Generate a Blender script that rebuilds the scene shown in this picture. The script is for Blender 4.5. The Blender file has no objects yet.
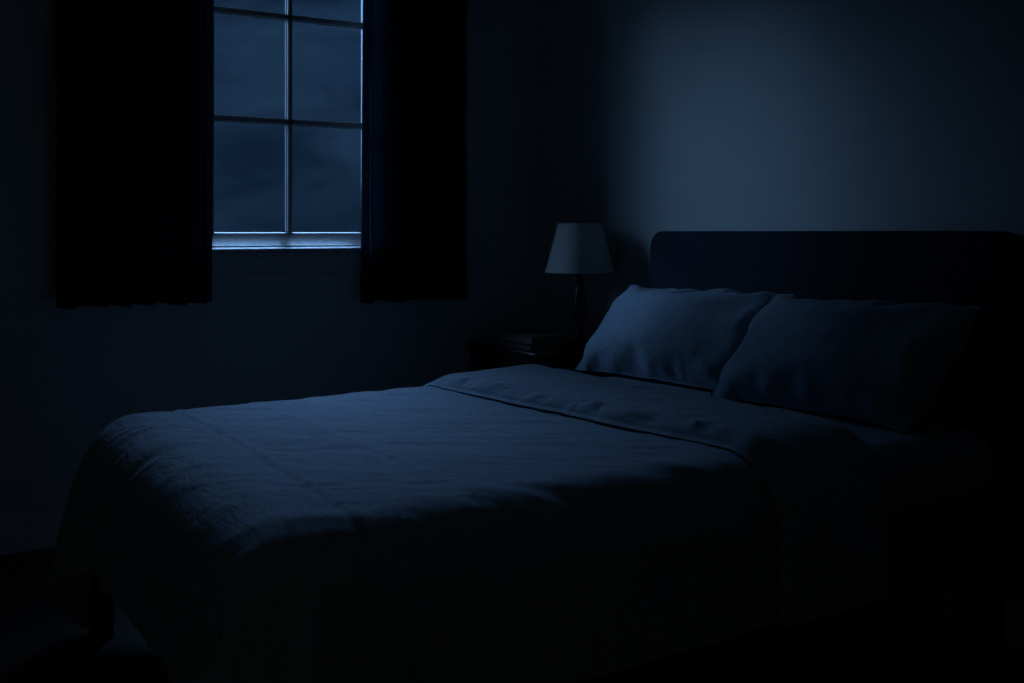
import bpy, bmesh, math, random
import numpy as np
from mathutils import Vector, Matrix

rng = np.random.RandomState(7)
random.seed(7)
scene = bpy.context.scene
COL = scene.collection
R = math.radians

# ------------------------------------------------------------------ room sizes (metres)
WX = 2.87       # wall with the headboard (plane x = WX)
WY = 4.35       # wall with the window   (plane y = WY)
X0, Y0 = -1.5, -0.9
CEIL = 2.85
EYE = 1.2
BED_X0, BED_X1 = 0.64, 2.76
BED_Y0, BED_Y1 = 1.80, 3.33
MAT_TOP = 0.645
FILL_GLOW = 5.0         # strength of the added fill globe behind the camera

# ------------------------------------------------------------------ helpers
def tag(o, label=None, cat=None, group=None, kind=None):
    if label: o['label'] = label
    if cat: o['category'] = cat
    if group: o['group'] = group
    if kind: o['kind'] = kind
    return o

def empty(name, loc=(0, 0, 0), parent=None):
    o = bpy.data.objects.new(name, None)
    o.location = loc
    o.empty_display_size = 0.1
    COL.objects.link(o)
    if parent: o.parent = parent
    return o

def link_bm(name, bm, mat, parent=None, smooth=True, auto=40):
    bmesh.ops.recalc_face_normals(bm, faces=bm.faces)
    me = bpy.data.meshes.new(name)
    bm.to_mesh(me); bm.free()
    return link_me(name, me, mat, parent, smooth, auto)

def link_me(name, me, mat, parent=None, smooth=True, auto=40):
    if smooth:
        for p in me.polygons: p.use_smooth = True
        if auto is not None:
            try: me.set_sharp_from_angle(angle=R(auto))
            except Exception: pass
    me.materials.append(mat)
    o = bpy.data.objects.new(name, me)
    COL.objects.link(o)
    if parent is not None:
        o.parent = parent
        o.matrix_parent_inverse = Matrix.Translation(parent.location).inverted()
    return o

def box(bm, x0, x1, y0, y1, z0, z1, bevel=0.0, seg=2):
    r = bmesh.ops.create_cube(bm, size=1.0)
    vs = r['verts']
    for v in vs:
        v.co = Vector(((x0 + x1) / 2 + v.co.x * (x1 - x0), (y0 + y1) / 2 + v.co.y * (y1 - y0), (z0 + z1) / 2 + v.co.z * (z1 - z0)))
    if bevel > 0:
        es = set()
        for v in vs: es.update(v.link_edges)
        bmesh.ops.bevel(bm, geom=list(es), offset=bevel, segments=seg, profile=0.5, affect='EDGES')

def box_obj(name, dims, mat, parent=None, bevel=0.003, seg=2):
    bm = bmesh.new(); box(bm, *dims, bevel=bevel, seg=seg)
    return link_bm(name, bm, mat, parent)

def lathe(prof, cx, cy, n=48, close=True):
    bm = bmesh.new()
    rings = []
    for (r, z) in prof:
        if r < 1e-5:
            rings.append([bm.verts.new((cx, cy, z))])
        else:
            rings.append([bm.verts.new((cx + r * math.cos(2 * math.pi * k / n), cy + r * math.sin(2 * math.pi * k / n), z)) for k in range(n)])
    for a, b in zip(rings[:-1], rings[1:]):
        for k in range(n):
            q = (k + 1) % n
            if len(a) == 1 and len(b) == 1: continue
            if len(a) == 1: bm.faces.new((a[0], b[k], b[q]))
            elif len(b) == 1: bm.faces.new((a[k], a[q], b[0]))
            else: bm.faces.new((a[k], a[q], b[q], b[k]))
    return bm

def prism(bm, prof, axis, a, b):
    """extrude closed 2D profile; axis 'x': prof=(y,z) from x=a..b ; axis 'y': prof=(x,z)"""
    def P(p, t): return (t, p[0], p[1]) if axis == 'x' else (p[0], t, p[1])
    A = [bm.verts.new(P(p, a)) for p in prof]
    B = [bm.verts.new(P(p, b)) for p in prof]
    n = len(prof)
    for k in range(n):
        q = (k + 1) % n
        bm.faces.new((A[k], A[q], B[q], B[k]))
    bm.faces.new(A[::-1]); bm.faces.new(B)

def tube_bm(pts, r, seg=8, closed=False, bm=None):
    bm = bm or bmesh.new()
    pts = [Vector(p) for p in pts]
    n = len(pts)
    rings = []
    up = Vector((0, 0, 1))
    for i, p in enumerate(pts):
        if closed: t = (pts[(i + 1) % n] - pts[i - 1])
        else: t = pts[min(i + 1, n - 1)] - pts[max(i - 1, 0)]
        t.normalize()
        u = t.cross(up)
        if u.length < 1e-3: u = t.cross(Vector((1, 0, 0)))
        u.normalize(); w = u.cross(t)
        rings.append([bm.verts.new(p + r * (math.cos(2 * math.pi * k / seg) * u + math.sin(2 * math.pi * k / seg) * w)) for k in range(seg)])
    m = n if closed else n - 1
    for i in range(m):
        a, b = rings[i], rings[(i + 1) % n]
        for k in range(seg):
            q = (k + 1) % seg
            bm.faces.new((a[k], a[q], b[q], b[k]))
    if not closed:
        bm.faces.new(rings[0][::-1]); bm.faces.new(rings[-1])
    return bm

# ------------------------------------------------------------------ materials
def new_mat(name):
    m = bpy.data.materials.new(name); m.use_nodes = True
    nt = m.node_tree
    b = nt.nodes['Principled BSDF']
    return m, nt, b

def N(nt, t, **kw):
    n = nt.nodes.new(t)
    for k, v in kw.items():
        if k in n.inputs.keys(): n.inputs[k].default_value = v
        else: setattr(n, k, v)
    return n

def simple(name, col, rough=0.6, spec=0.3, noise=0.0, nscale=20, bump=0.0, bscale=200):
    m, nt, b = new_mat(name)
    b.inputs['Base Color'].default_value = (*col, 1)
    b.inputs['Roughness'].default_value = rough
    b.inputs['Specular IOR Level'].default_value = spec
    tc = nt.nodes.new('ShaderNodeTexCoord')
    if noise > 0:
        n = N(nt, 'ShaderNodeTexNoise', Scale=nscale, Detail=4.0)
        nt.links.new(tc.outputs['Object'], n.inputs['Vector'])
        mx = nt.nodes.new('ShaderNodeMix'); mx.data_type = 'RGBA'
        mx.inputs[6].default_value = (*[c * (1 - noise) for c in col], 1)
        mx.inputs[7].default_value = (*[c * (1 + noise) for c in col], 1)
        nt.links.new(n.outputs['Fac'], mx.inputs[0]); nt.links.new(mx.outputs[2], b.inputs['Base Color'])
    if bump > 0:
        n = N(nt, 'ShaderNodeTexNoise', Scale=bscale, Detail=3.0)
        nt.links.new(tc.outputs['Object'], n.inputs['Vector'])
        bp = N(nt, 'ShaderNodeBump', Strength=1.0, Distance=bump)
        nt.links.new(n.outputs['Fac'], bp.inputs['Height']); nt.links.new(bp.outputs['Normal'], b.inputs['Normal'])
    return m

def fabric(name, col, weave=700, wamp=0.0006, slub=0.15, wr=0.0012, sheen=0.2):
    """woven linen: UV in metres -> crossed thread waves + slubs + small creases"""
    m, nt, b = new_mat(name)
    b.inputs['Roughness'].default_value = 0.9
    b.inputs['Specular IOR Level'].default_value = 0.15
    b.inputs['Sheen Weight'].default_value = sheen
    b.inputs['Sheen Roughness'].default_value = 0.5
    L = nt.links
    tc = nt.nodes.new('ShaderNodeTexCoord')
    sep = nt.nodes.new('ShaderNodeSeparateXYZ'); L.new(tc.outputs['UV'], sep.inputs[0])
    hs = []
    for ax in (0, 1):
        mp = nt.nodes.new('ShaderNodeMapping')
        s = [weave * 0.35, weave * 0.35, 1]; s[ax] = weave * 0.035
        mp.inputs['Scale'].default_value = s
        L.new(tc.outputs['UV'], mp.inputs[0])
        n = N(nt, 'ShaderNodeTexNoise', Scale=1.0, Detail=2.0)
        L.new(mp.outputs[0], n.inputs['Vector']); hs.append(n.outputs['Fac'])
    add = nt.nodes.new('ShaderNodeMath'); add.operation = 'ADD'
    L.new(hs[0], add.inputs[0]); L.new(hs[1], add.inputs[1])
    # small crushed creases
    mp = nt.nodes.new('ShaderNodeMapping'); mp.inputs['Scale'].default_value = (26, 9, 1)
    L.new(tc.outputs['UV'], mp.inputs[0])
    n3 = N(nt, 'ShaderNodeTexNoise', Scale=1.0, Detail=5.0, Roughness=0.55, Distortion=0.6)
    L.new(mp.outputs[0], n3.inputs['Vector'])
    b1 = N(nt, 'ShaderNodeBump', Strength=1.0, Distance=wamp)
    L.new(add.outputs[0], b1.inputs['Height'])
    b2 = N(nt, 'ShaderNodeBump', Strength=1.0, Distance=wr * 4)
    L.new(n3.outputs['Fac'], b2.inputs['Height']); L.new(b1.outputs['Normal'], b2.inputs['Normal'])
    L.new(b2.outputs['Normal'], b.inputs['Normal'])
    mx = nt.nodes.new('ShaderNodeMix'); mx.data_type = 'RGBA'
    mx.inputs[6].default_value = (*[c * (1 - slub * 1.6) for c in col], 1)
    mx.inputs[7].default_value = (*[c * (1 + slub * 1.6) for c in col], 1)
    mr = N(nt, 'ShaderNodeMapRange'); mr.inputs['From Min'].default_value = 0.7; mr.inputs['From Max'].default_value = 1.3
    L.new(add.outputs[0], mr.inputs['Value'])
    L.new(mr.outputs[0], mx.inputs[0]); L.new(mx.outputs[2], b.inputs['Base Color'])
    return m

def wood(name, col, axis=0, rough=0.35):
    m, nt, b = new_mat(name)
    L = nt.links
    b.inputs['Roughness'].default_value = rough
    tc = nt.nodes.new('ShaderNodeTexCoord')
    mp = nt.nodes.new('ShaderNodeMapping')
    s = [30, 30, 30]; s[axis] = 2.0
    mp.inputs['Scale'].default_value = s
    L.new(tc.outputs['Object'], mp.inputs[0])
    n = N(nt, 'ShaderNodeTexNoise', Scale=1.0, Detail=6.0, Distortion=0.8)
    L.new(mp.outputs[0], n.inputs['Vector'])
    mx = nt.nodes.new('ShaderNodeMix'); mx.data_type = 'RGBA'
    mx.inputs[6].default_value = (*[c * 0.6 for c in col], 1)
    mx.inputs[7].default_value = (*[c * 1.4 for c in col], 1)
    L.new(n.outputs['Fac'], mx.inputs[0]); L.new(mx.outputs[2], b.inputs['Base Color'])
    bp = N(nt, 'ShaderNodeBump', Strength=0.4, Distance=0.0006)
    L.new(n.outputs['Fac'], bp.inputs['Height']); L.new(bp.outputs['Normal'], b.inputs['Normal'])
    return m

def plank_floor():
    m, nt, b = new_mat('floorboards'); L = nt.links
    b.inputs['Roughness'].default_value = 0.45
    tc = nt.nodes.new('ShaderNodeTexCoord')
    br = nt.nodes.new('ShaderNodeTexBrick')
    br.inputs['Scale'].default_value = 1.0
    br.inputs['Brick Width'].default_value = 1.4; br.inputs['Row Height'].default_value = 0.12
    br.inputs['Mortar Size'].default_value = 0.0015
    br.inputs['Color1'].default_value = (0.055, 0.032, 0.02, 1); br.inputs['Color2'].default_value = (0.035, 0.02, 0.013, 1)
    br.inputs['Mortar'].default_value = (0.006, 0.004, 0.003, 1)
    L.new(tc.outputs['Object'], br.inputs['Vector'])
    mp = nt.nodes.new('ShaderNodeMapping'); mp.inputs['Scale'].default_value = (3, 45, 1)
    L.new(tc.outputs['Object'], mp.inputs[0])
    n = N(nt, 'ShaderNodeTexNoise', Scale=1.0, Detail=5.0, Distortion=0.5); L.new(mp.outputs[0], n.inputs['Vector'])
    mr = N(nt, 'ShaderNodeMapRange'); mr.inputs['To Min'].default_value = 0.6; mr.inputs['To Max'].default_value = 1.3
    L.new(n.outputs['Fac'], mr.inputs['Value'])
    mu = nt.nodes.new('ShaderNodeMix'); mu.data_type = 'RGBA'; mu.blend_type = 'MULTIPLY'; mu.inputs[0].default_value = 1
    L.new(br.outputs['Color'], mu.inputs[6]); L.new(mr.outputs[0], mu.inputs[7])
    L.new(mu.outputs[2], b.inputs['Base Color'])
    bp = N(nt, 'ShaderNodeBump', Strength=0.6, Distance=0.002); bp.invert = True
    L.new(br.outputs['Fac'], bp.inputs['Height']); L.new(bp.outputs['Normal'], b.inputs['Normal'])
    return m

def plaster(name, col):
    m, nt, b = new_mat(name); L = nt.links
    b.inputs['Roughness'].default_value = 0.75
    b.inputs['Specular IOR Level'].default_value = 0.25
    tc = nt.nodes.new('ShaderNodeTexCoord')
    n1 = N(nt, 'ShaderNodeTexNoise', Scale=70.0, Detail=4.0, Roughness=0.6)
    n2 = N(nt, 'ShaderNodeTexNoise', Scale=3.0, Detail=4.0)
    L.new(tc.outputs['Object'], n1.inputs['Vector']); L.new(tc.outputs['Object'], n2.inputs['Vector'])
    mx = nt.nodes.new('ShaderNodeMix'); mx.data_type = 'RGBA'
    mx.inputs[6].default_value = (*[c * 0.9 for c in col], 1); mx.inputs[7].default_value = (*[c * 1.1 for c in col], 1)
    L.new(n2.outputs['Fac'], mx.inputs[0]); L.new(mx.outputs[2], b.inputs['Base Color'])
    bp = N(nt, 'ShaderNodeBump', Strength=1.0, Distance=0.0032)
    L.new(n1.outputs['Fac'], bp.inputs['Height']); L.new(bp.outputs['Normal'], b.inputs['Normal'])
    return m

def glass_mat():
    m = bpy.data.materials.new('window_glass'); m.use_nodes = True
    nt = m.node_tree; nt.nodes.clear(); L = nt.links
    out = nt.nodes.new('ShaderNodeOutputMaterial')
    tr = N(nt, 'ShaderNodeBsdfTransparent', Color=(0.93, 0.96, 0.98, 1))
    gl = N(nt, 'ShaderNodeBsdfGlossy', Roughness=0.03)
    fr = N(nt, 'ShaderNodeFresnel', IOR=1.45)
    mul = nt.nodes.new('ShaderNodeMath'); mul.operation = 'MULTIPLY'; mul.inputs[1].default_value = 0.6
    L.new(fr.outputs[0], mul.inputs[0])
    mx = nt.nodes.new('ShaderNodeMixShader')
    L.new(mul.outputs[0], mx.inputs[0]); L.new(tr.outputs[0], mx.inputs[1]); L.new(gl.outputs[0], mx.inputs[2])
    L.new(mx.outputs[0], out.inputs['Surface'])
    return m

M = {
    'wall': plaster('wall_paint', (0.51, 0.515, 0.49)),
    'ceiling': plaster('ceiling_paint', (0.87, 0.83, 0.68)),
    'bounce_cream': plaster('bounce_wall_paint', (0.86, 0.81, 0.66)),  # cream on unseen walls, set bright to bounce fill light
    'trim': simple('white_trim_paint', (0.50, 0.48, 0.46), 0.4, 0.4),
    'window': simple('window_frame_paint', (0.36, 0.355, 0.35), 0.35, 0.5, bump=0.0002, bscale=150),
    'glass': glass_mat(),
    'floor': plank_floor(),
    'linen': fabric('blue_linen', (0.31, 0.37, 0.44)),
    'pillow': fabric('pillowcase_linen', (0.28, 0.35, 0.41), wr=0.0007),
    'sheet': fabric('sheet_cotton', (0.27, 0.32, 0.39), weave=900, wamp=0.0003, wr=0.0006),
    'curtain': fabric('curtain_cloth', (0.040, 0.050, 0.066), weave=600, slub=0.2, wr=0.0004, sheen=0.05),
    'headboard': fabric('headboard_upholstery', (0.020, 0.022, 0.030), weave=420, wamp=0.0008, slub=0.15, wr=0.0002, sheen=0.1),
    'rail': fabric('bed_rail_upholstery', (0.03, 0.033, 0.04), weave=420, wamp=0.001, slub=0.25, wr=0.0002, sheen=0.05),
    'bedwood': wood('dark_bed_wood', (0.012, 0.009, 0.008), 2),
    'nightwood': wood('dark_stained_wood', (0.022, 0.014, 0.011), 1, 0.3),
    'lampwood': wood('dark_turned_wood', (0.015, 0.012, 0.011), 2, 0.3),
    'shade': simple('lamp_shade_linen', (0.46, 0.46, 0.42), 0.9, 0.1, noise=0.06, nscale=60, bump=0.0003, bscale=500),
    'metal': simple('dull_metal', (0.12, 0.11, 0.10), 0.35, 0.5),
    'rod': simple('curtain_rod_metal', (0.02, 0.02, 0.022), 0.4, 0.5),
    'cover1': simple('brown_book_cloth', (0.14, 0.10, 0.085), 0.7, 0.2, noise=0.1, bump=0.0003, bscale=600),
    'cover2': simple('grey_book_cloth', (0.05, 0.055, 0.06), 0.7, 0.2, noise=0.1, bump=0.0003, bscale=600),
    'paper': simple('book_pages', (0.20, 0.15, 0.12), 0.8, 0.1, noise=0.15, nscale=300),
}
nt = M['curtain'].node_tree; pb = nt.nodes['Principled BSDF']; mo = nt.nodes['Material Output']
trn = N(nt, 'ShaderNodeBsdfTranslucent', Color=(.10, .13, .17, 1)); mxs = nt.nodes.new('ShaderNodeMixShader'); mxs.inputs[0].default_value = .45
nt.links.new(pb.outputs[0], mxs.inputs[1]); nt.links.new(trn.outputs[0], mxs.inputs[2]); nt.links.new(mxs.outputs[0], mo.inputs['Surface'])
m, nt, b = new_mat('bulb_glass'); b.inputs['Base Color'].default_value = (0.5, 0.5, 0.5, 1); b.inputs['Roughness'].default_value = 0.2; M['bulb'] = m

# ------------------------------------------------------------------ room shell
def struct(o): o['kind'] = 'structure'; return o
T = 0.2
WO = (1.235, 2.035, 1.085, 2.66)      # window opening x0,x1,z0,z1
bm = bmesh.new()
box(bm, X0 - T, WO[0], WY, WY + T, 0, CEIL)
box(bm, WO[1], WX + T, WY, WY + T, 0, CEIL)
box(bm, WO[0], WO[1], WY, WY + T, 0, WO[2])
box(bm, WO[0], WO[1], WY, WY + T, WO[3], CEIL)
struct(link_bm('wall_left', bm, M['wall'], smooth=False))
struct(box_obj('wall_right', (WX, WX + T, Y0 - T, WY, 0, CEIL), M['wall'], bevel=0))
DO = (-1.15, -0.33, 2.05)            # added unseen doorway for the fill light: x0,x1,height
bm = bmesh.new()
box(bm, X0 - T, DO[0], Y0 - T, Y0, 0, CEIL); box(bm, DO[1], WX, Y0 - T, Y0, 0, CEIL); box(bm, DO[0], DO[1], Y0 - T, Y0, DO[2], CEIL)
struct(link_bm('wall_back', bm, M['bounce_cream'], smooth=False))
HY = Y0 - T - 1.5  # added hall behind the camera, built to hold the fill globe
bm = bmesh.new()
box(bm, X0 - T, X0 - T + .1, HY, Y0 - T, 0, CEIL); box(bm, .6, .7, HY, Y0 - T, 0, CEIL); box(bm, X0 - T, .7, HY - .1, HY, 0, CEIL)
struct(link_bm('added_hall_wall', bm, M['bounce_cream'], smooth=False))
struct(box_obj('added_hall_floor', (X0 - T, .7, HY, Y0 - T, -.1, 0), M['floor'], bevel=0))
struct(box_obj('added_hall_ceiling', (X0 - T, .7, HY, Y0 - T, CEIL, CEIL + .1), M['ceiling'], bevel=0))
dr_ = struct(empty('added_door_1', (DO[0], Y0, 0)))  # added open door, never in view
bm = bmesh.new()
box(bm, DO[0] - .07, DO[0], Y0, Y0 + .016, 0, DO[2] + .07, bevel=.003); box(bm, DO[1], DO[1] + .07, Y0, Y0 + .016, 0, DO[2] + .07, bevel=.003); box(bm, DO[0], DO[1], Y0, Y0 + .016, DO[2], DO[2] + .07, bevel=.003)
link_bm('added_door_casing', bm, M['trim'], dr_)
bm = bmesh.new()
box(bm, DO[0] + .005, DO[0] + .045, Y0 - T - .82, Y0 - T - .01, .01, DO[2] - .02, bevel=.003)
leaf = link_bm('added_door_leaf', bm, M['trim'], dr_)
bm = tube_bm([(DO[0] + .045, Y0 - T - .75, 1.0), (DO[0] + .09, Y0 - T - .75, 1.0), (DO[0] + .09, Y0 - T - .64, 1.0)], .009, 10)
link_bm('added_door_handle', bm, M['metal'], leaf)
struct(box_obj('wall_front', (X0 - T, X0, Y0, WY, 0, CEIL), M['bounce_cream'], bevel=0))
struct(box_obj('floor', (X0 - T, WX + T, Y0 - T, WY + T, -0.1, 0), M['floor'], bevel=0))
struct(box_obj('ceiling', (X0 - T, WX + T, Y0 - T, WY + T, CEIL, CEIL + 0.1), M['ceiling'], bevel=0))
# baseboards with a moulded top
def base_prof(w, s):   # w = wall plane, s = sign into the room
    return [(w, 0), (w + s * .018, 0), (w + s * .018, .088), (w + s * .013, .094), (w + s * .015, .104), (w + s * .008, .118), (w + s * .004, .132), (w, .132)]
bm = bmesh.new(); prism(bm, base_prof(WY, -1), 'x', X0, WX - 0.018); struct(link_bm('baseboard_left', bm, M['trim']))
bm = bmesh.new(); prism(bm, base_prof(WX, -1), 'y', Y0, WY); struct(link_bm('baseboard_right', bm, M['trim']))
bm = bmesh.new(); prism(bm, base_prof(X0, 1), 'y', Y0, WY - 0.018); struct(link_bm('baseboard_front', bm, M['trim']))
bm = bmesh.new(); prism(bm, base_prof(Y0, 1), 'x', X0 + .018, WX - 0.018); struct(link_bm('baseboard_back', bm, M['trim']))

# ------------------------------------------------------------------ window
win = struct(empty('window_1', ((WO[0] + WO[1]) / 2, WY, 1.10)))
GX0, GX1 = 1.298, 2.003            # glass edges
GZ0, GZ1 = 1.199, 2.565
MX = 1.631
SY0, SY1, GY = WY + .068, WY + .110, WY + .090
bm = bmesh.new()
# stiles, bottom rail with a splayed face, top rail
box(bm, WO[0], GX0, SY0, SY1, GZ0 - .06, WO[3], bevel=.002)
box(bm, GX1, WO[1], SY0, SY1, GZ0 - .06, WO[3], bevel=.002)
box(bm, GX0, GX1, SY0, SY1, GZ1, WO[3], bevel=.002)
link_bm('sash_frame', bm, M['window'], win)
bm = bmesh.new()
prism(bm, [(WY + .006, 1.138), (SY1, 1.138), (SY1, GZ0), (SY0 + .016, GZ0), (SY0 + .004, GZ0 - .004), (SY0 + .002, GZ0 - .008), (WY + .016, 1.143), (WY + .006, 1.141)], 'x', WO[0] + .001, WO[1] - .001)
link_bm('bottom_rail', bm, M['window'], win)
def muntin_prof(c, w=.015):
    # moulded glazing bar: thin beads at the glass stepping up to a flat face towards the room
    return [(c - w, GY - .003), (c - w, GY - .006), (c - w * .72, GY - .009), (c - w * .66, GY - .018), (c + w * .66, GY - .018), (c + w * .72, GY - .009),
            (c + w, GY - .006), (c + w, GY - .003), (c + w, GY + .004), (c - w, GY + .004)]
def vert_bar(c, z0, z1):
    bm = bmesh.new()
    pr = muntin_prof(c)
    A = [bm.verts.new((x, y, z0)) for x, y in pr]; B = [bm.verts.new((x, y, z1)) for x, y in pr]
    for k in range(len(pr)):
        q = (k + 1) % len(pr); bm.faces.new((A[k], A[q], B[q], B[k]))
    bm.faces.new(A[::-1]); bm.faces.new(B)
    return link_bm('muntin', bm, M['window'], win)
vert_bar(MX, GZ0, GZ1)
for zc in (1.680, 2.137):
    bm = bmesh.new()
    prism(bm, [(y, z) for z, y in muntin_prof(zc)], 'x', GX0, GX1)
    link_bm('muntin', bm, M['window'], win)
bm = bmesh.new()
xs = [GX0, MX, GX1]; zs = [GZ0, 1.680, 2.137, GZ1]
for i in range(2):
    for j in range(3):
        box(bm, xs[i] + .001, xs[i + 1] - .001, GY - .002, GY + .002, zs[j] + .001, zs[j + 1] - .001)
link_bm('glass', bm, M['glass'], win, smooth=False)
# jamb lining, stool, apron, exterior sill and side casings
bm = bmesh.new()
box(bm, WO[0] - .0, WO[0] + .012, WY + .111, WY + T, 1.138, WO[3]); box(bm, WO[1] - .012, WO[1], WY + .111, WY + T, 1.138, WO[3])
link_bm('jamb', bm, M['window'], win)
bm = bmesh.new()
prism(bm, [(WY - .034, 1.110), (WY - .040, 1.116), (WY - .040, 1.129), (WY - .034, 1.1325), (WY - .018, 1.136), (WY + .10, 1.137), (WY + T + .05, 1.110), (WY + T + .05, 1.086), (WY, 1.086), (WY, 1.110)], 'x', WO[0] + .0005, WO[1] - .0005)
link_bm('sill', bm, M['window'], win)
bm = bmesh.new()
prism(bm, [(WY, 1.109), (WY - .030, 1.109), (WY - .026, 1.098), (WY - .020, 1.094), (WY - .020, 1.030), (WY - .016, 1.026), (WY - .020, 1.022), (WY - .014, 1.010), (WY, 1.010)], 'x', 1.16, 2.09)
link_bm('apron', bm, M['trim'], win)
bm = bmesh.new()
box(bm, WO[0] - .075, WO[0] - .002, WY - .018, WY, 1.11, WO[3] + .08, bevel=.004)
box(bm, WO[1] + .002, WO[1] + .075, WY - .018, WY, 1.11, WO[3] + .08, bevel=.004)
box(bm, WO[0] - .002, WO[1] + .002, WY - .018, WY, WO[3] + .002, WO[3] + .08, bevel=.004)
link_bm('casing', bm, M['window'], win)

# ------------------------------------------------------------------ curtains
ROD_Z, ROD_Y = 2.775, WY - .095
def uv_layer(me, uvs):
    lay = me.uv_layers.new(name='UVMap')
    idx = np.empty(len(me.loops), dtype=np.int32); me.loops.foreach_get('vertex_index', idx)
    lay.data.foreach_set('uv', uvs[idx].astype(np.float32).ravel())

def grid_faces(n, m, off=0, flip=False):
    i, j = np.meshgrid(np.arange(n - 1), np.arange(m - 1), indexing='ij')
    a = i * m + j + off; b = a + m; c = b + 1; d = a + 1
    q = np.stack([a, b, c, d], -1).reshape(-1, 4)
    return q[:, ::-1] if flip else q

def mesh_np(name, V, F, UV=None):
    me = bpy.data.meshes.new(name)
    me.from_pydata(V.tolist(), [], F.tolist())
    me.update()
    if UV is not None: uv_layer(me, UV)
    return me

def curtain(name, x0, x1, hem, pleats, phase, label, seed, edge_in=0.0):
    rs = np.random.RandomState(seed)
    n, m = 260, 90
    s = np.linspace(0, 1, n)[:, None]; t = np.linspace(0, 1, m)[None, :]      # t: 0 top .. 1 bottom
    warp = s + .018 * np.sin(2 * np.pi * (s * 2.3 + seed)) * (0.4 + t)
    ph = 2 * np.pi * (pleats * warp) + phase
    amp = .024 + .010 * np.sin(2 * np.pi * s * 1.7 + seed) + .008 * t
    w = np.sin(ph) + .25 * np.sin(2 * ph + 1.1 + .8 * t)
    y = ROD_Y + .012 - .0 * t + amp * w * (.75 + .35 * t) + .012 * np.sin(2 * np.pi * (s * 1.1 + .3 * t) + seed)
    x = x0 + (x1 - x0) * s + .014 * np.sin(2 * ph) * (0.6 + 0.4 * t)
    sw = .012 * np.sin(np.pi * t) * np.sin(2 * np.pi * s + seed)
    x = x + sw
    x = np.clip(x, x0, x1) * .85 + .15 * x
    if edge_in:   # window-side edge curls back towards the glass
        k = np.exp(-((s - (0 if edge_in < 0 else 1)) / .06) ** 2)
        y = y + .006 * k
    y = np.minimum(y, WY - .046)
    z = (ROD_Z - .03) + (hem - (ROD_Z - .03)) * t + .004 * t * np.sin(ph + .6) + .003 * t * np.sin(2 * np.pi * s * 3 + seed)
    P = np.stack([x + 0 * t, y + 0 * s, z + 0 * s], -1).reshape(-1, 3)
    UV = np.stack([(s * 1.5 * (x1 - x0)) + 0 * t, 0 * s + t * 1.8], -1).reshape(-1, 2)
    me = mesh_np(name, P, grid_faces(n, m), UV)
    o = link_me(name, me, M['curtain'], auto=None)
    so = o.modifiers.new('thickness', 'SOLIDIFY'); so.thickness = .004; so.offset = 0
    # turned hem stitched at the bottom is a part
    k0 = int(m * .955)
    Ph = np.stack([x + 0 * t, y + 0 * s, z + 0 * s], -1)[:, k0:, :].copy()
    Ph[..., 1] -= .0035
    nn, mm = Ph.shape[:2]
    Ph[:, -1, 2] += .003
    me = mesh_np('hem', Ph.reshape(-1, 3), grid_faces(nn, mm), UV.reshape(n, m, 2)[:, k0:].reshape(-1, 2))
    h = link_me('hem', me, M['curtain'], o, auto=None)
    so = h.modifiers.new('thickness', 'SOLIDIFY'); so.thickness = .003; so.offset = 0
    tag(o, label, 'curtain', 'curtains at the window')
    return o
curtain('curtain', .656, 1.259, .915, 6.2, .4, 'dark navy pleated curtain hanging left of the window, the wider one', 3, edge_in=1)
curtain('curtain', 1.912, 2.440, .892, 4.6, 2.4, 'dark navy pleated curtain hanging right of the window, nearer the lamp', 5, edge_in=-1)

rod = empty('curtain_rod', (1.5, ROD_Y, ROD_Z))
tag(rod, 'dark metal curtain rod above the window holding both curtains', 'curtain rod')
bm = tube_bm([(.52, ROD_Y, ROD_Z), (2.5, ROD_Y, ROD_Z)], .011, 16); link_bm('pole', bm, M['rod'], rod)
for xx in (.52, 2.5):
    bm = bmesh.new(); bmesh.ops.create_uvsphere(bm, u_segments=20, v_segments=12, radius=.022, matrix=Matrix.Translation((xx, ROD_Y, ROD_Z)))
    link_bm('finial', bm, M['rod'], rod)
for xx in (.58, 2.44):
    bm = bmesh.new(); box(bm, xx - .008, xx + .008, ROD_Y, WY, ROD_Z - .008, ROD_Z + .008, bevel=.002); box(bm, xx - .02, xx + .02, WY - .006, WY, ROD_Z - .035, ROD_Z + .035, bevel=.002)
    link_bm('bracket', bm, M['rod'], rod)
for x0, x1, k in ((.65, 1.2, 8), (1.89, 2.33, 7)):
    for i in range(k):
        xx = x0 + (x1 - x0) * i / (k - 1)
        bm = tube_bm([(xx, ROD_Y + .02 * math.cos(a), ROD_Z - .008 + .02 * math.sin(a)) for a in np.linspace(0, 2 * math.pi, 20, endpoint=False)], .0022, 6, closed=True)
        link_bm('ring', bm, M['rod'], rod)

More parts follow.
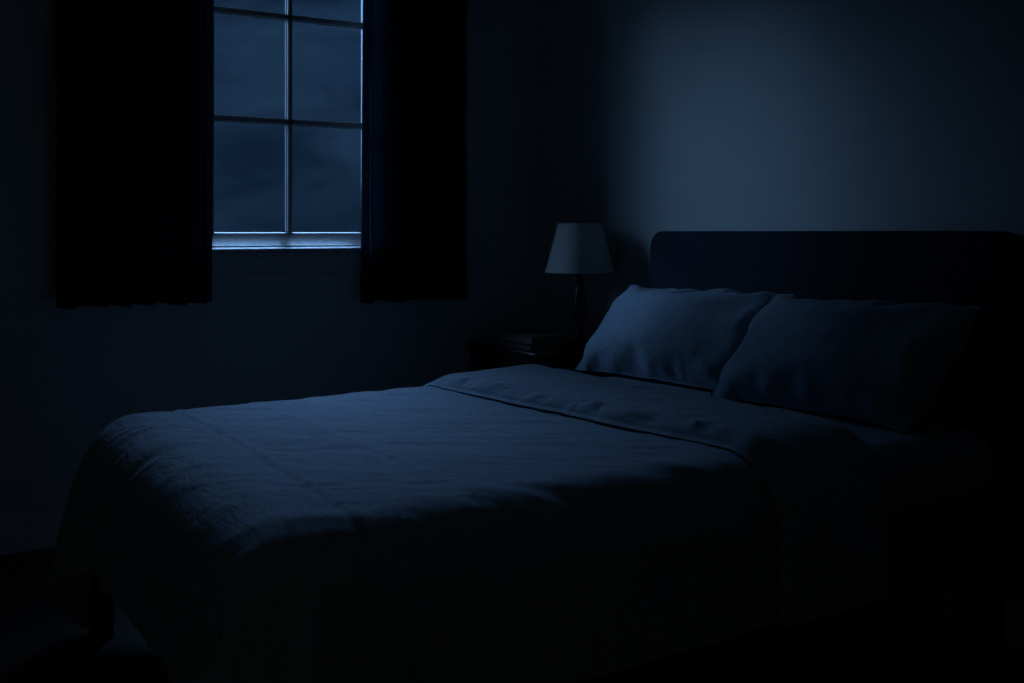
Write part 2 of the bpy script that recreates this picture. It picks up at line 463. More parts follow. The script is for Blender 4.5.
# ------------------------------------------------------------------ bed frame
bed = empty('bed', ((BED_X0 + BED_X1) / 2, (BED_Y0 + BED_Y1) / 2, 0))
tag(bed, 'double bed frame with tall dark upholstered headboard against the wall', 'bed')
HB_Y0, HB_Y1, HB_T = 1.785, 3.365, 1.203
HB_X0, HB_X1 = 2.78, 2.862
def headboard():
    r = .07
    pts = []
    def arc(cx, cz, a0, a1, n=10):
        for k in range(n + 1):
            a = a0 + (a1 - a0) * k / n; pts.append((cx + r * math.cos(a), cz + r * math.sin(a)))
    pts.append((HB_Y0, .16)); pts.append((HB_Y1, .16))
    arc(HB_Y1 - r, HB_T - r, 0, math.pi / 2); arc(HB_Y0 + r, HB_T - r, math.pi / 2, math.pi)
    bm = bmesh.new()
    A = [bm.verts.new((HB_X0, p[0], p[1])) for p in pts]; B = [bm.verts.new((HB_X1, p[0], p[1])) for p in pts]
    n = len(pts)
    for k in range(n): bm.faces.new((A[k], A[(k + 1) % n], B[(k + 1) % n], B[k]))
    fa = bm.faces.new(A[::-1]); fb = bm.faces.new(B)
    bmesh.ops.bevel(bm, geom=list(set(fa.edges) | set(fb.edges)), offset=.014, segments=4, profile=.5, affect='EDGES')
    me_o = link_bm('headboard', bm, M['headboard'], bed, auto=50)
    me = me_o.data
    V = np.array([v.co[:] for v in me.vertices]); uv_layer(me, V[:, 1:3])
    # piping along the front edge
    pp = [(HB_X0 + .004, p[0], p[1]) for p in pts[1:]] + [(HB_X0 + .004, pts[0][0], pts[0][1])]
    cy, cz = (HB_Y0 + HB_Y1) / 2, (HB_T + .16) / 2
    pp = [(x, cy + (y - cy) * .992, cz + (z - cz) * .993) for x, y, z in pp]
    pbm = tube_bm(pp, .0045, 8); link_bm('piping', pbm, M['headboard'], me_o)
    for yy in (HB_Y0 + .06, HB_Y1 - .12):
        box_obj('leg', (HB_X0 + .012, HB_X1 - .01, yy, yy + .06, 0, .165), M['bedwood'], bed)
headboard()
def rail(x0, x1, y0, y1):
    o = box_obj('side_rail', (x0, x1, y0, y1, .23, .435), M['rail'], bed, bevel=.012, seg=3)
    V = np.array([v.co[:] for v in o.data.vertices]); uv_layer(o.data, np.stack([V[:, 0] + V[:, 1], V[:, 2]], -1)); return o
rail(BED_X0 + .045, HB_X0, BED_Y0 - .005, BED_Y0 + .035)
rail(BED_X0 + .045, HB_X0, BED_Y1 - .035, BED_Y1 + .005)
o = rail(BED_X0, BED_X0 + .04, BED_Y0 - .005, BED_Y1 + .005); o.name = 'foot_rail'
bm = bmesh.new()
for k in range(14):
    xx = BED_X0 + .1 + k * .15
    box(bm, xx, xx + .08, BED_Y0 + .036, BED_Y1 - .036, .405, .425)
link_bm('slat_base', bm, M['bedwood'], bed, smooth=False)
for xx, yy in ((BED_X0 - .036, BED_Y1 - .05), (BED_X0 - .036, BED_Y0 - .01)):
    box_obj('leg', (xx, xx + .062, yy, yy + .06, 0, .228), M['bedwood'], bed)

# mattress in its fitted sheet
bm = bmesh.new(); box(bm, BED_X0 + .02, BED_X1 + .012, BED_Y0 + .0, BED_Y1, .437, MAT_TOP - .004, bevel=.078, seg=8)
mt = link_bm('mattress', bm, M['sheet'], auto=60)
V = np.array([v.co[:] for v in mt.data.vertices]); uv_layer(mt.data, V[:, :2] + V[:, 2:3])
tag(mt, 'mattress in a blue fitted sheet, bare near the pillows', 'mattress')

# ------------------------------------------------------------------ cloth solver (position based, plain numpy)
def solve_pair(P, s1, s2, rest, k):
    A = P[s1]; B = P[s2]
    d = B - A
    L = np.sqrt((d * d).sum(-1, keepdims=True)) + 1e-9
    c = d * ((L - rest) / L * (.5 * k))
    P[s1] = A + c; P[s2] = B - c

def pairs(n, m, di, dj):
    """slice pairs for offset (di,dj) split in two sets that do not share vertices (along the main axis)"""
    out = []
    ax = 0 if di else 1
    step = di if di else abs(dj)
    for ph in range(2):
        if ax == 0:
            i = np.arange(n - di); i = i[(i // di) % 2 == ph]
            if dj >= 0: j0, j1 = slice(0, m - dj), slice(dj, m)
            else: j0, j1 = slice(-dj, m), slice(0, m + dj)
            out.append(((i, j0), (i + di, j1)))
        else:
            j = np.arange(m - dj); j = j[(j // dj) % 2 == ph]
            out.append(((slice(None), j), (slice(None), j + dj)))
    return out

def normals_grid(P):
    du = np.gradient(P, axis=0); dv = np.gradient(P, axis=1)
    nn = np.cross(du, dv); return nn / (np.linalg.norm(nn, axis=-1, keepdims=True) + 1e-12)

def catmull(P, f, axis):
    P = np.moveaxis(P, axis, 0); n = P.shape[0]
    ext = np.concatenate([2 * P[:1] - P[1:2], P, 2 * P[-1:] - P[-2:-1]], 0)
    t = np.arange((n - 1) * f + 1) / f
    i = np.minimum(t.astype(int), n - 2); u = (t - i).reshape((-1,) + (1,) * (P.ndim - 1))
    p0, p1, p2, p3 = ext[i], ext[i + 1], ext[i + 2], ext[i + 3]
    Q = .5 * (2 * p1 + (-p0 + p2) * u + (2 * p0 - 5 * p1 + 4 * p2 - p3) * u ** 2 + (-p0 + 3 * p1 - 3 * p2 + p3) * u ** 3)
    return np.moveaxis(Q, 0, axis)

def vnoise(x, y, seed=0):
    """smooth value noise, vectorised"""
    rs = np.random.RandomState(seed); tab = rs.rand(256, 256) * 2 - 1
    xi = np.floor(x).astype(int); yi = np.floor(y).astype(int)
    fx = x - xi; fy = y - yi
    fx = fx * fx * fx * (fx * (fx * 6 - 15) + 10); fy = fy * fy * fy * (fy * (fy * 6 - 15) + 10)
    g = lambda a, b: tab[a % 256, b % 256]
    return (g(xi, yi) * (1 - fx) + g(xi + 1, yi) * fx) * (1 - fy) + (g(xi, yi + 1) * (1 - fx) + g(xi + 1, yi + 1) * fx) * fy

# duvet: hangs over the rounded bed block
H = .026
DX0, DX1 = BED_X0 - .055 - .335, 2.20
DY0, DY1 = BED_Y0 - .04 - .315, BED_Y1 + .018 + .34
nx = int(round((DX1 - DX0) / H)) + 1; ny = int(round((DY1 - DY0) / H)) + 1
gx = np.linspace(DX0, DX1, nx); gy = np.linspace(DY0, DY1, ny)
hx, hy = gx[1] - gx[0], gy[1] - gy[0]
P = np.zeros((nx, ny, 3)); P[..., 0] = gx[:, None]; P[..., 1] = gy[None, :]; P[..., 2] = MAT_TOP + .055
P += rng.randn(nx, ny, 3) * .0008
bc = np.array([(BED_X0 - .055 + 3.4) / 2, (BED_Y0 - .04 + BED_Y1 + .018) / 2, (MAT_TOP + .018) / 2])
bh = np.array([(3.4 - BED_X0 + .055) / 2, (BED_Y1 + .018 - BED_Y0 + .04) / 2, (MAT_TOP + .018) / 2])
BR = .14
def collide(P, prev, mu):
    q = P - bc; sg = np.sign(q); a = np.abs(q) - (bh - BR)
    a[..., 2] = np.where(q[..., 2] < 0, -9, a[..., 2])
    mx = np.maximum(a, 0); L = np.linalg.norm(mx, axis=-1)
    dist = L + np.minimum(a.max(-1), 0) - BR
    inside = dist < .006
    n_ = mx * sg / (L[..., None] + 1e-9)
    deep = L < 1e-6
    n_[deep] = (0, 0, 1)
    push = (.006 - dist)[..., None] * n_
    P2 = np.where(inside[..., None], P + push, P)
    # friction
    mv = P2 - prev
    nt_ = mv - (mv * n_).sum(-1, keepdims=True) * n_
    P2 = np.where(inside[..., None], P2 - nt_ * mu, P2)
    return P2
cons = []
for (di, dj, rest, k) in ((1, 0, hx, 1), (0, 1, hy, 1), (1, 1, math.hypot(hx, hy), .35), (1, -1, math.hypot(hx, hy), .35), (2, 0, 2 * hx, .14), (0, 2, 2 * hy, .14)):
    for s1, s2 in pairs(nx, ny, di, dj): cons.append((s1, s2, rest, k))
Vel = np.zeros_like(P); dt = 1 / 60
push = np.zeros_like(P)          # the two foot corners are teased outwards while the cloth falls
for cx_, cy_, sy_ in ((DX0, DY1, 1), (DX0, DY0, -1)):
    w_ = np.clip(1 - np.hypot(P[..., 0] - cx_, P[..., 1] - cy_) / .36, 0, 1)
    push[..., 0] -= 1.3 * w_; push[..., 1] += 1.3 * sy_ * w_
for step in range(200):
    prev = P.copy()
    Vel[..., 2] -= 1.6 * dt
    Vel *= .965
    if step < 110: Vel += push * dt
    P = P + Vel * dt
    for it in range(8):
        for s1, s2, rest, k in cons: solve_pair(P, s1, s2, rest, k)
        if it % 2 == 1: P = collide(P, prev, .35)
    P[..., 2] = np.maximum(P[..., 2], .03)
    Vel = (P - prev) / dt
    sp = np.linalg.norm(Vel, axis=-1, keepdims=True); Vel *= np.minimum(1, 2.5 / (sp + 1e-9))

F_ = 3
PF = catmull(catmull(P, F_, 0), F_, 1)
# tidy residual jitter
for _ in range(3):
    PF[1:-1, 1:-1] = .5 * PF[1:-1, 1:-1] + .125 * (PF[:-2, 1:-1] + PF[2:, 1:-1] + PF[1:-1, :-2] + PF[1:-1, 2:])
NF = normals_grid(PF)
NFs = NF
n2, m2 = PF.shape[:2]
A_ = np.linspace(DX0, DX1, n2)[:, None] + np.zeros((1, m2)); B_ = np.linspace(DY0, DY1, m2)[None, :] + np.zeros((n2, 1))
UVF = np.stack([A_, B_], -1)

def wrinkle(A, B, seed=1):
    p = A * .83 - B * .56; q = A * .56 + B * .83          # crush lines run slantwise over the bed
    w = .0032 * vnoise(p * 4 + .9 * vnoise(p * 3, q * 3, 9), q * 17, seed)
    w += .0022 * vnoise(p * 8, q * 36 + 1.2 * vnoise(p * 6, q * 6, 8), seed + 1)
    w += .0009 * vnoise(p * 16, q * 70, seed + 2)
    w += .0045 * vnoise(A * 3.0, B * 2.2, seed + 3)
    w += .0012 * np.abs(vnoise(A * 14, B * 5 + A * 3, seed + 4))
    return w * np.clip(.45 + (A - .55) / .5, .45, 1)
def pressed(A, B):
    """pressed packing creases running across the bed, and quilting dips"""
    c = 0
    for x0, amp in ((.835, .0036), (1.075, .0022), (1.43, .0012)):
        xx = x0 + .012 * np.sin(B * 2.1 + x0 * 9)
        c = c - amp * np.exp(-((A - xx) / .006) ** 2) + amp * .7 * np.exp(-((A - xx - .016) / .012) ** 2)
    return c
FOLD_X = 1.765
top = np.clip((NF[..., 2] - .3) / .5, 0, 1)
D = wrinkle(A_, B_) + pressed(A_, B_) * top
# loose vertical drape waves on the skirts
skirt = np.clip((MAT_TOP - PF[..., 2]) / .3, 0, 1)
D = D + skirt * (.006 * vnoise(A_ * 9, B_ * 2, 21) * (np.abs(NF[..., 1]) > .5) + .006 * vnoise(A_ * 2, B_ * 9, 22) * (np.abs(NF[..., 0]) > .5))
MAIN = PF + NF * D[..., None]

duvet = empty('duvet', (1.3, 2.57, MAT_TOP))
tag(duvet, 'rumpled blue linen duvet draped over the bed with its top edge folded back', 'duvet')
me = mesh_np('cover', MAIN.reshape(-1, 3), grid_faces(n2, m2), UVF.reshape(-1, 2))
cv = link_me('cover', me, M['linen'], duvet, auto=None)
so = cv.modifiers.new('thickness', 'SOLIDIFY'); so.thickness = .012; so.offset = -1.0

# folded-back band: a closed, padded double layer on top of the cover
ia = int(np.argmin(np.abs(A_[:, 0] - FOLD_X))); ib = n2 - 1
def upax(X, f): return catmull(X, f, 0)
bP = upax(PF[ia:ib + 1], 2); bN = upax(NF[ia:ib + 1], 2); bN /= np.linalg.norm(bN, axis=-1, keepdims=True)
bA = upax(A_[ia:ib + 1], 2); bB = upax(B_[ia:ib + 1], 2)
nb, mb = bA.shape
xx = bA - bA[0, 0]; Wd = xx.max()
edge0 = np.clip(xx / .070, 0, 1); edge1 = np.clip((Wd - xx) / .11, 0, 1)
rnd = lambda e: np.sqrt(np.clip(1 - (1 - e) ** 2, 0, 1))
side = np.clip(np.minimum(bB - DY0, DY1 - bB) / .03, 0, 1)
far = np.clip((bB - 2.95) / .4, 0, 1); far = far * far * (3 - 2 * far)
hgt = ((.038 - .024 * far) * rnd(edge0) + (.010 + .022 * far) * (1 - (1 - np.clip(xx / .34, 0, 1)) ** 2)) * rnd(edge1) * (.35 + .65 * rnd(side))
hemw = np.exp(-((xx - .022) / .03) ** 2)
pw = .0095 * hemw * vnoise(bB * 24 + 2 * vnoise(bB * 5, xx * 4, 31), xx * 9, 32) + .0035 * hemw * vnoise(bB * 60, xx * 20, 33)
pw = pw + wrinkle(bA, bB, 41) * .9 * rnd(edge0) + .0022 * vnoise(bA * 16 + bB * 4, bB * 7, 44) * rnd(edge0)
wav = .006 * vnoise(bB * 4, 0 * bB + 3, 51) + .003 * vnoise(bB * 13, 0 * bB + 7, 52)   # slightly wavering edge line
shift = np.zeros_like(bP); shift[..., 0] = wav * np.exp(-(xx / .08) ** 2) + (.062 - .150 * np.clip((bB - 1.7) / 1.7, 0, 1)) * (1 - xx / Wd)
topS = bP + shift + bN * (.0065 + hgt + pw * np.minimum(1, edge0 * 3) * np.minimum(1, edge1 * 3))[..., None]
botS = bP + shift + bN * .0050
tuck = np.exp(-(xx / .012) ** 2)
VB = np.concatenate([topS.reshape(-1, 3), botS.reshape(-1, 3)])
FB = [grid_faces(nb, mb), grid_faces(nb, mb, nb * mb, True)]
def stitch(idx):
    a = np.array(idx); return np.stack([a[:-1], a[:-1] + nb * mb, a[1:] + nb * mb, a[1:]], -1)
g = np.arange(nb * mb).reshape(nb, mb)
FB += [stitch(g[0, :]), stitch(g[-1, ::-1]), stitch(g[::-1, 0]), stitch(g[:, -1])]
UB = np.stack([bA, bB], -1).reshape(-1, 2) + .37
me = mesh_np('folded_edge', VB, np.concatenate(FB), np.concatenate([UB, UB]))
link_me('folded_edge', me, M['linen'], duvet, auto=None)

# ------------------------------------------------------------------ pillows (inflated, leaning on the headboard)
def pillow(yl, yr, xb, lean, seed, hgt=.47, label='', thick_to=.235, yaw=0.0, skew=0.0):
    rs = np.random.RandomState(seed)
    w = yl - yr
    n, m_ = 52, 32
    h1, h2 = w / (n - 1), hgt / (m_ - 1)
    s = np.linspace(0, 1, n)[:, None]; t = np.linspace(0, 1, m_)[None, :]
    base = np.zeros((n, m_, 3)); base[..., 0] = s * w; base[..., 1] = t * hgt      # local: x along width, y up the pillow, z to the room
    dome = (np.sin(np.pi * s) * np.sin(np.pi * t)) ** .6 * .05
    S = [base + np.stack([0 * dome, 0 * dome, dome + .002], -1), base - np.stack([0 * dome, 0 * dome, dome + .002], -1)]
    border = np.zeros((n, m_), bool); border[0] = border[-1] = True; border[:, 0] = border[:, -1] = True
    for q in S: q += rs.randn(n, m_, 3) * .0008
    cs = []
    for (di, dj, rest, k) in ((1, 0, h1, 1), (0, 1, h2, 1), (1, 1, math.hypot(h1, h2), .5), (1, -1, math.hypot(h1, h2), .5), (2, 0, 2 * h1, .1), (0, 2, 2 * h2, .1)):
        for a, b_ in pairs(n, m_, di, dj): cs.append((a, b_, rest, k))
    Vv = [np.zeros_like(S[0]), np.zeros_like(S[0])]
    dt = 1 / 60
    for step in range(130):
        prev = [q.copy() for q in S]
        thick = (S[0][..., 2] - S[1][..., 2]).max()
        pr = 12.0 * max(0.0, 1 - thick / thick_to)
        for q in range(2):
            nn = normals_grid(S[q])
            if q == 1: nn = -nn
            Vv[q] += nn * pr * dt; Vv[q] *= .88
            S[q] = S[q] + Vv[q] * dt
        for it in range(8):
            for q in range(2):
                for a, b_, rest, k in cs: solve_pair(S[q], a, b_, rest, k)
            av = .5 * (S[0] + S[1]); av[..., 2] *= .9
            for q in range(2): S[q][border] = av[border]
        for q in range(2):
            Vv[q] = (S[q] - prev[q]) / dt
            sp = np.linalg.norm(Vv[q], axis=-1, keepdims=True); Vv[q] *= np.minimum(1, .8 / (sp + 1e-9))
    for _ in range(6):
        wl = np.clip(1.15 - t[:, 1:-1] / .5, 0, 1)[..., None] * .55
        for q in S:
            lap = .25 * (q[:-2, 1:-1] + q[2:, 1:-1] + q[1:-1, :-2] + q[1:-1, 2:]) - q[1:-1, 1:-1]
            q[1:-1, 1:-1] += lap * wl
    # straighten the outline most of the way, as a soft half-filled pillow has
    c = .5 * (S[0] + S[1]); W_, H_ = c[..., 0].max() - c[..., 0].min(), c[..., 1].max() - c[..., 1].min()
    ox, oy = c[..., 0].min(), c[..., 1].min()
    K = .78
    dA0 = c[0, :, 0] - ox; dA1 = c[-1, :, 0] - (ox + W_); dB0 = c[:, 0, 1] - oy; dB1 = c[:, -1, 1] - (oy + H_)
    for q in S:
        q[..., 0] -= K * ((1 - s) ** 2 * dA0[None, :] + s ** 2 * dA1[None, :]) + ox + W_ / 2
        q[..., 1] -= K * ((1 - t) ** 2 * dB0[:, None] + t ** 2 * dB1[:, None]) + oy
    for q in S: q[..., 2] *= (1 - .68 * np.exp(-s * w / .11)) * (.84 + .38 * np.exp(-((s - .60) / .24) ** 2))
    for q in S: q[..., 0] += skew * t
    # weight sinks down: the lower half is a bit fuller than the upper
    for q in S: q[..., 2] *= (1.12 - .30 * t)
    ux = np.array([0.0, -1.0, 0.0]); uy = np.array([math.sin(lean), 0, math.cos(lean)]); un = np.array([-math.cos(lean), 0, math.sin(lean)])
    org = np.array([xb, (yl + yr) / 2, MAT_TOP + .004])
    ux = ux + np.array([yaw, 0, 0])
    S = [org + q[..., 0:1] * ux + q[..., 1:2] * uy + q[..., 2:3] * un for q in S]
    av = .5 * (S[0] + S[1])
    for q in range(2): S[q][border] = av[border]
    UP = [catmull(catmull(q, 3, 0), 3, 1) for q in S]
    nu, mu_ = UP[0].shape[:2]
    s = np.linspace(0, 1, nu)[:, None] * w + np.zeros((1, mu_)); t = np.linspace(0, 1, mu_)[None, :] * hgt + np.zeros((nu, 1))
    ed = np.clip(np.minimum(np.minimum(s, w - s), np.minimum(t, hgt - t)) / .03, 0, 1)
    for q in range(2):
        nn = normals_grid(UP[q]); cdir = un if q == 0 else -un
        if nn[nu // 2, mu_ // 2] @ cdir < 0: nn = -nn
        low = np.exp(-(t / (.30 * hgt)) ** 2)          # gathers rising from the seam that carries the weight
        wv = .0028 * low * (1 + .8 * vnoise(s * 5, t * 2, seed + 9)) * vnoise(s * 17 + 1.2 * vnoise(s * 4, t * 6, seed), t * 3, seed + 3)
        wv += .0022 * vnoise(s * 9 + t * 9, t * 5 - s * 3, seed + 4) + .0010 * vnoise(s * 33, t * 14, seed + 5)
        # a soft ridge fold near the upper far corner
        dcr = (t - hgt * .93) + (s - w * .62) * -.35 + .02 * np.sin(s * 9)
        wv += .006 * np.exp(-(dcr / .018) ** 2) * np.clip((s - w * .45) / .2, 0, 1) * np.clip((w - s) / .08, 0, 1)
        UP[q] = UP[q] + nn * (wv * ed)[..., None]
        UP[q][..., 2] = np.maximum(UP[q][..., 2], MAT_TOP + .001)
        UP[q][..., 0] = np.minimum(UP[q][..., 0], HB_X0 - .002)
    V = np.concatenate([UP[0].reshape(-1, 3), UP[1].reshape(-1, 3)])
    Fq = np.concatenate([grid_faces(nu, mu_), grid_faces(nu, mu_, nu * mu_, True)])
    # weld the shared border
    gI = np.arange(nu * mu_).reshape(nu, mu_); bI = np.concatenate([gI[0], gI[-1], gI[1:-1, 0], gI[1:-1, -1]])
    remap = np.arange(2 * nu * mu_); remap[bI + nu * mu_] = bI
    Fq = remap[Fq]
    used = np.unique(Fq); new = np.zeros(2 * nu * mu_, int); new[used] = np.arange(len(used))
    UVv = np.stack([t, s], -1).reshape(-1, 2) + seed; UVv = np.concatenate([UVv, UVv + .5])
    me = mesh_np('pillow', V[used], new[Fq], UVv[used])
    bm = bmesh.new(); bm.from_mesh(me); bmesh.ops.recalc_face_normals(bm, faces=bm.faces); bm.to_mesh(me); bm.free()
    o = link_me('pillow', me, M['pillow'], auto=None)
    tag(o, label, 'pillow', 'pillows leaning on the headboard')
    U = UP[0]
    loop = np.concatenate([U[:-1, 0], U[-1, :-1], U[:0:-1, -1], U[0, :0:-1]])[::2]
    loop[:, 2] = np.maximum(loop[:, 2], MAT_TOP + .004); loop[:, 0] = np.minimum(loop[:, 0], HB_X0 - .005)
    bm = tube_bm([tuple(p) for p in loop], .0030, 6, closed=True)
    link_bm('seam', bm, M['pillow'], o)
    return o
pillow(3.475, 2.60, 2.495, R(35), 11, hgt=.44, yaw=.07, skew=.05, label='blue linen pillow leaning on the headboard, the one nearer the lamp')
pillow(2.66, 1.87, 2.455, R(35), 17, hgt=.445, yaw=.06, skew=.06, label='blue linen pillow leaning on the headboard, on the side away from the lamp')

# ------------------------------------------------------------------ nightstand
NX0, NX1, NY0, NY1, NZ = 2.375, 2.840, 3.60, 4.155, .705
ns = empty('nightstand', ((NX0 + NX1) / 2, (NY0 + NY1) / 2, 0))
tag(ns, 'dark wooden nightstand between the bed and the window wall', 'nightstand')
bm = bmesh.new(); box(bm, NX0 - .012, NX1, NY0 - .012, NY1 + .012, NZ - .022, NZ, bevel=.006, seg=3); link_bm('table_top', bm, M['nightwood'], ns)
bm = bmesh.new(); box(bm, NX0 + .006, NX1 - .01, NY0 + .03, NY1 - .03, NZ - .20, NZ - .024, bevel=.002); link_bm('body', bm, M['nightwood'], ns)
for xx in (NX0, NX1 - .05):
    for yy in (NY0, NY1 - .04):
        bm = bmesh.new(); box(bm, xx, xx + .04, yy, yy + .04, 0, NZ - .022, bevel=.003)
        for v in bm.verts:
            if v.co.z < .3:
                v.co.x = xx + .02 + (v.co.x - xx - .02) * .7; v.co.y = yy + .02 + (v.co.y - yy - .02) * .7
        link_bm('leg', bm, M['nightwood'], ns)
bm = bmesh.new(); box(bm, NX0 - .004, NX0 + .006, NY0 + .05, NY1 - .05, NZ - .185, NZ - .04, bevel=.003); dr = link_bm('drawer', bm, M['nightwood'], ns)
bm = bmesh.new(); bmesh.ops.create_uvsphere(bm, u_segments=20, v_segments=12, radius=.014, matrix=Matrix.Translation((NX0 - .018, (NY0 + NY1) / 2, NZ - .115))); link_bm('knob', bm, M['metal'], dr)
bm = bmesh.new(); box(bm, NX0 + .02, NX1 - .02, NY0 + .02, NY1 - .02, .16, .178, bevel=.002); link_bm('shelf', bm, M['nightwood'], ns)

# ------------------------------------------------------------------ lamp
LX, LY = 2.690, 3.735
lamp = empty('table_lamp', (LX, LY, NZ))
tag(lamp, 'unlit table lamp with pale cone shade and dark turned base on the nightstand', 'lamp')
z0 = NZ
bm = lathe([(0, z0), (.064, z0), (.068, z0 + .004), (.068, z0 + .012), (.060, z0 + .018), (.056, z0 + .022), (.040, z0 + .028), (.030, z0 + .036), (0, z0 + .036)], LX, LY)
link_bm('base', bm, M['lampwood'], lamp, auto=35)
prof = [(.0, .034), (.030, .034), (.024, .044), (.019, .055), (.018, .064), (.022, .070), (.023, .076), (.019, .082), (.022, .10), (.029, .125), (.033, .150), (.0335, .17), (.030, .195),
        (.024, .225), (.018, .25), (.0155, .262), (.021, .268), (.022, .274), (.021, .280), (.015, .286), (.014, .300), (.016, .312), (.013, .322), (.012, .345), (0, .345)]
bm = lathe([(r, z0 + z) for r, z in prof], LX, LY); link_bm('stem', bm, M['lampwood'], lamp, auto=50)
bm = lathe([(0, z0 + .345), (.016, z0 + .345), (.018, z0 + .35), (.018, z0 + .385), (.013, z0 + .39), (0, z0 + .39)], LX, LY, 24); sk = link_bm('socket', bm, M['metal'], lamp)
bm = lathe([(0, z0 + .39), (.012, z0 + .39), (.013, z0 + .41), (.027, z0 + .44), (.030, z0 + .46), (.024, z0 + .48), (.010, z0 + .49), (0, z0 + .491)], LX, LY, 24); link_bm('bulb', bm, M['bulb'], lamp)
SZ0, SZ1, SR0, SR1 = 1.024, 1.238, .150, .095
bm = lathe([(SR0, SZ0), (SR0, SZ0 + .004), (SR1, SZ1), (SR1 - .0018, SZ1), (SR0 - .002, SZ0 + .004), (SR0 - .002, SZ0), (SR0, SZ0)], LX, LY, 72)
bmesh.ops.remove_doubles(bm, verts=bm.verts, dist=1e-5)
sh = link_bm('lamp_shade', bm, M['shade'], lamp)
for rr, zz in ((SR0, SZ0 + .002), (SR1, SZ1 - .002)):
    bm = tube_bm([(LX + rr * math.cos(a), LY + rr * math.sin(a), zz) for a in np.linspace(0, 2 * math.pi, 72, endpoint=False)], .0022, 6, closed=True)
    link_bm('shade_rim', bm, M['shade'], sh)
bm = bmesh.new()
for k in range(3):
    a = k * 2 * math.pi / 3 + .4
    tube_bm([(LX, LY, SZ1 - .02), (LX + (SR1 - .002) * math.cos(a), LY + (SR1 - .002) * math.sin(a), SZ1 - .006)], .0015, 6, bm=bm)
for sg in (-1, 1):
    tube_bm([(LX + sg * .015, LY, z0 + .38), (LX + sg * .036, LY, z0 + .42), (LX + sg * .038, LY, z0 + .46), (LX + sg * .02, LY, z0 + .50), (LX, LY, SZ1 - .02)], .0015, 6, bm=bm)
link_bm('harp', bm, M['metal'], lamp)

# ------------------------------------------------------------------ added fill globe, out of view in the added hall
hl = empty('added_fill_lamp', (-.55, HY + .6, CEIL)); tag(hl, 'added unseen globe giving faint fill light from behind the camera', 'added fill lamp')
hm, hnt, hb = new_mat('fill_globe_glow'); hb.inputs['Base Color'].default_value = (.6, .58, .5, 1)
hb.inputs['Emission Color'].default_value = (.92, 1, .98, 1); hb.inputs['Emission Strength'].default_value = FILL_GLOW
bm = lathe([(0, CEIL), (.07, CEIL), (.075, CEIL - .02), (.05, CEIL - .03), (0, CEIL - .03)], -.55, HY + .6); link_bm('fill_lamp_plate', bm, M['metal'], hl)
bm = bmesh.new(); bmesh.ops.create_uvsphere(bm, u_segments=32, v_segments=20, radius=.14, matrix=Matrix.Translation((-.55, HY + .6, CEIL - .165))); link_bm('fill_globe', bm, hm, hl)

# ------------------------------------------------------------------ books
def book(x0, x1, y0, y1, z0, z1, ang, cov, label):
    c = Vector(((x0 + x1) / 2, (y0 + y1) / 2, z0))
    root = empty('book', c); tag(root, label, 'book', 'books stacked on the nightstand')
    hx_, hy_ = (x1 - x0) / 2, (y1 - y0) / 2
    h = z1 - z0
    def mk(name, bms, mat):
        bmesh.ops.recalc_face_normals(bms, faces=bms.faces)
        me = bpy.data.meshes.new(name); bms.to_mesh(me); bms.free(); me.materials.append(mat)
        o = bpy.data.objects.new(name, me); COL.objects.link(o); o.parent = root; return o
    bm = bmesh.new()
    box(bm, -hx_, hx_, -hy_, hy_, 0, .003, bevel=.001); box(bm, -hx_, hx_, -hy_, hy_, h - .003, h, bevel=.001)
    # rounded spine on the +x side
    prof = [(hx_ - .002, 0.0)] + [(hx_ + .006 * math.sin(math.pi * k / 8), h * k / 8) for k in range(1, 8)] + [(hx_ - .002, h)] + [(hx_ - .004, h), (hx_ - .004, 0)]
    prism(bm, prof, 'y', -hy_, hy_)
    mk('cover', bm, cov)
    bm = bmesh.new(); box(bm, -hx_ + .005, hx_ - .004, -hy_ + .004, hy_ - .004, .003, h - .003)
    mk('pages', bm, M['paper'])
    root.rotation_euler = (0, 0, ang)
book(2.395, 2.575, 3.675, 3.945, NZ, NZ + .024, R(-1), M['cover2'], 'lower of the two closed books stacked on the nightstand')
book(2.405, 2.575, 3.690, 3.950, NZ + .0245, NZ + .058, R(2), M['cover1'], 'upper of the two closed books stacked on the nightstand')

GLOW_COLOR = (.50, 1.0, 1.90)
SKY_GLOWS = ((137.8, 18, 47.0, 28.5, 0.05, .30), (68, 46, 12.0, 9.8, .235, .42))  # glow lobes put into the sky out of view to light the room
# ------------------------------------------------------------------ night sky outside
world = bpy.data.worlds.new('night_sky'); scene.world = world; world.use_nodes = True
nt = world.node_tree; L = nt.links; nt.nodes.clear()
out = nt.nodes.new('ShaderNodeOutputWorld'); bg = nt.nodes.new('ShaderNodeBackground'); L.new(bg.outputs[0], out.inputs[0])
tc = nt.nodes.new('ShaderNodeTexCoord')
sep = nt.nodes.new('ShaderNodeSeparateXYZ'); L.new(tc.outputs['Generated'], sep.inputs[0])
mp = nt.nodes.new('ShaderNodeMapping'); mp.inputs['Scale'].default_value = (4, 4, 11); mp.inputs['Location'].default_value = (1.3, .4, 2.2)
L.new(tc.outputs['Generated'], mp.inputs[0])
cl = N(nt, 'ShaderNodeTexNoise', Scale=1.6, Detail=6.0, Roughness=0.55, Distortion=.4); L.new(mp.outputs[0], cl.inputs['Vector'])
cr = nt.nodes.new('ShaderNodeValToRGB'); L.new(cl.outputs['Fac'], cr.inputs[0])
cr.color_ramp.elements[0].position = .38; cr.color_ramp.elements[0].color = (.0055, .0170, .0400, 1)
cr.color_ramp.elements[1].position = .72; cr.color_ramp.elements[1].color = (.0150, .0400, .0850, 1)
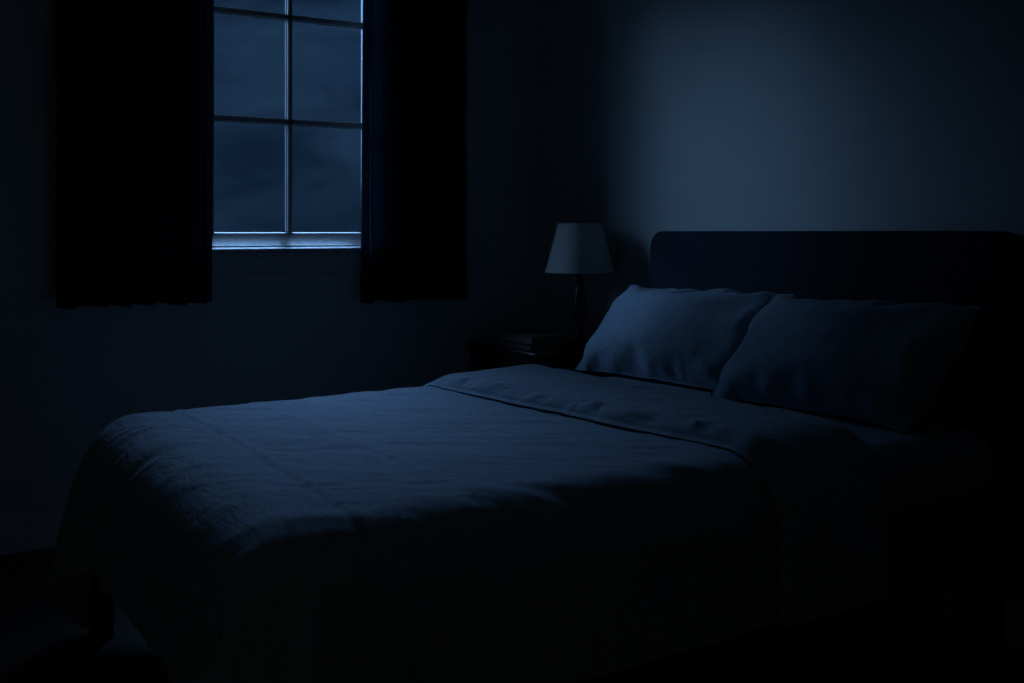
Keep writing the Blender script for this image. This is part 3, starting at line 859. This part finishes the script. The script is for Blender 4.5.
# sky gets bluer upwards
el = N(nt, 'ShaderNodeMapRange'); el.inputs['From Min'].default_value = 0.0; el.inputs['From Max'].default_value = .2; el.inputs['To Min'].default_value = .66; el.inputs['To Max'].default_value = 1.15
L.new(sep.outputs[2], el.inputs['Value'])
sc1 = nt.nodes.new('ShaderNodeVectorMath'); sc1.operation = 'SCALE'; L.new(cr.outputs[0], sc1.inputs[0]); L.new(el.outputs[0], sc1.inputs['Scale'])
# added sky glows, unseen: a low one lights the wall, a higher one the bed
last = sc1.outputs[0]
for az, elv, power, strength, za, zb in SKY_GLOWS:
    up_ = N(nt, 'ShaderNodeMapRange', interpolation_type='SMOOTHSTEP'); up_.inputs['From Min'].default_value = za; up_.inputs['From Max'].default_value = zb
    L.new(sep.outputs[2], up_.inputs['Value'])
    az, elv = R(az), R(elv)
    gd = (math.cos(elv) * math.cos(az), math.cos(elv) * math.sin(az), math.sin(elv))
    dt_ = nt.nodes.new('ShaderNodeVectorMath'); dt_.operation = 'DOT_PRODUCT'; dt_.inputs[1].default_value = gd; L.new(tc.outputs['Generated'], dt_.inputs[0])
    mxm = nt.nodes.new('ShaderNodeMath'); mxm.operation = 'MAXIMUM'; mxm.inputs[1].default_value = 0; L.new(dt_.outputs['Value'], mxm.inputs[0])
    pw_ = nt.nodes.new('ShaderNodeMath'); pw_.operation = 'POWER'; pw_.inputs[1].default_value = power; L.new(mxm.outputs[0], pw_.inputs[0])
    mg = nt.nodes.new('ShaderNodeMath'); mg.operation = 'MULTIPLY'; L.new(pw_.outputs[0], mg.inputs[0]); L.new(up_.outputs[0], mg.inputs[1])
    gc = nt.nodes.new('ShaderNodeVectorMath'); gc.operation = 'SCALE'; gc.inputs[0].default_value = [c * strength for c in GLOW_COLOR]; L.new(mg.outputs[0], gc.inputs['Scale'])
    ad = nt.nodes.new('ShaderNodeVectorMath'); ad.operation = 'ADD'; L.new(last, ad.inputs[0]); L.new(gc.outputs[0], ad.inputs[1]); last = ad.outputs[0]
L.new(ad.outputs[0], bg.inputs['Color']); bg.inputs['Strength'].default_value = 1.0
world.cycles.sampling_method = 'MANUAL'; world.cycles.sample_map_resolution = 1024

# the window opening guides the sky light (portal, gives no light of its own)
pl = bpy.data.lights.new('window_sky_portal', 'AREA'); pl.shape = 'RECTANGLE'; pl.size = WO[1] - WO[0]; pl.size_y = WO[3] - 1.137
pl.cycles.is_portal = True
po = bpy.data.objects.new('window_sky_portal', pl); COL.objects.link(po)
po.location = ((WO[0] + WO[1]) / 2, WY + T - .01, (WO[3] + 1.137) / 2); po.rotation_euler = (R(-90), 0, 0)

# ------------------------------------------------------------------ camera
cam = bpy.data.cameras.new('camera'); co = bpy.data.objects.new('camera', cam); COL.objects.link(co)
cam.sensor_width = 36; cam.lens = 1057 / 1024 * 36; cam.shift_y = -109.5 / 1024; cam.clip_start = .05
co.location = (0, 0, EYE); co.rotation_euler = (R(90), 0, R(57.9 - 90))
scene.camera = co

scene.view_settings.view_transform = 'Standard'; scene.view_settings.look = 'None'
scene.view_settings.gamma = 1; scene.view_settings.use_curve_mapping = False
scene.view_settings.exposure = 0.0
scene.cycles.use_denoising = True
try: scene.cycles.denoiser = 'OPENIMAGEDENOISE'
except Exception: pass
scene.cycles.max_bounces = 8; scene.cycles.diffuse_bounces = 5; scene.cycles.transparent_max_bounces = 8
scene.cycles.use_light_tree = True
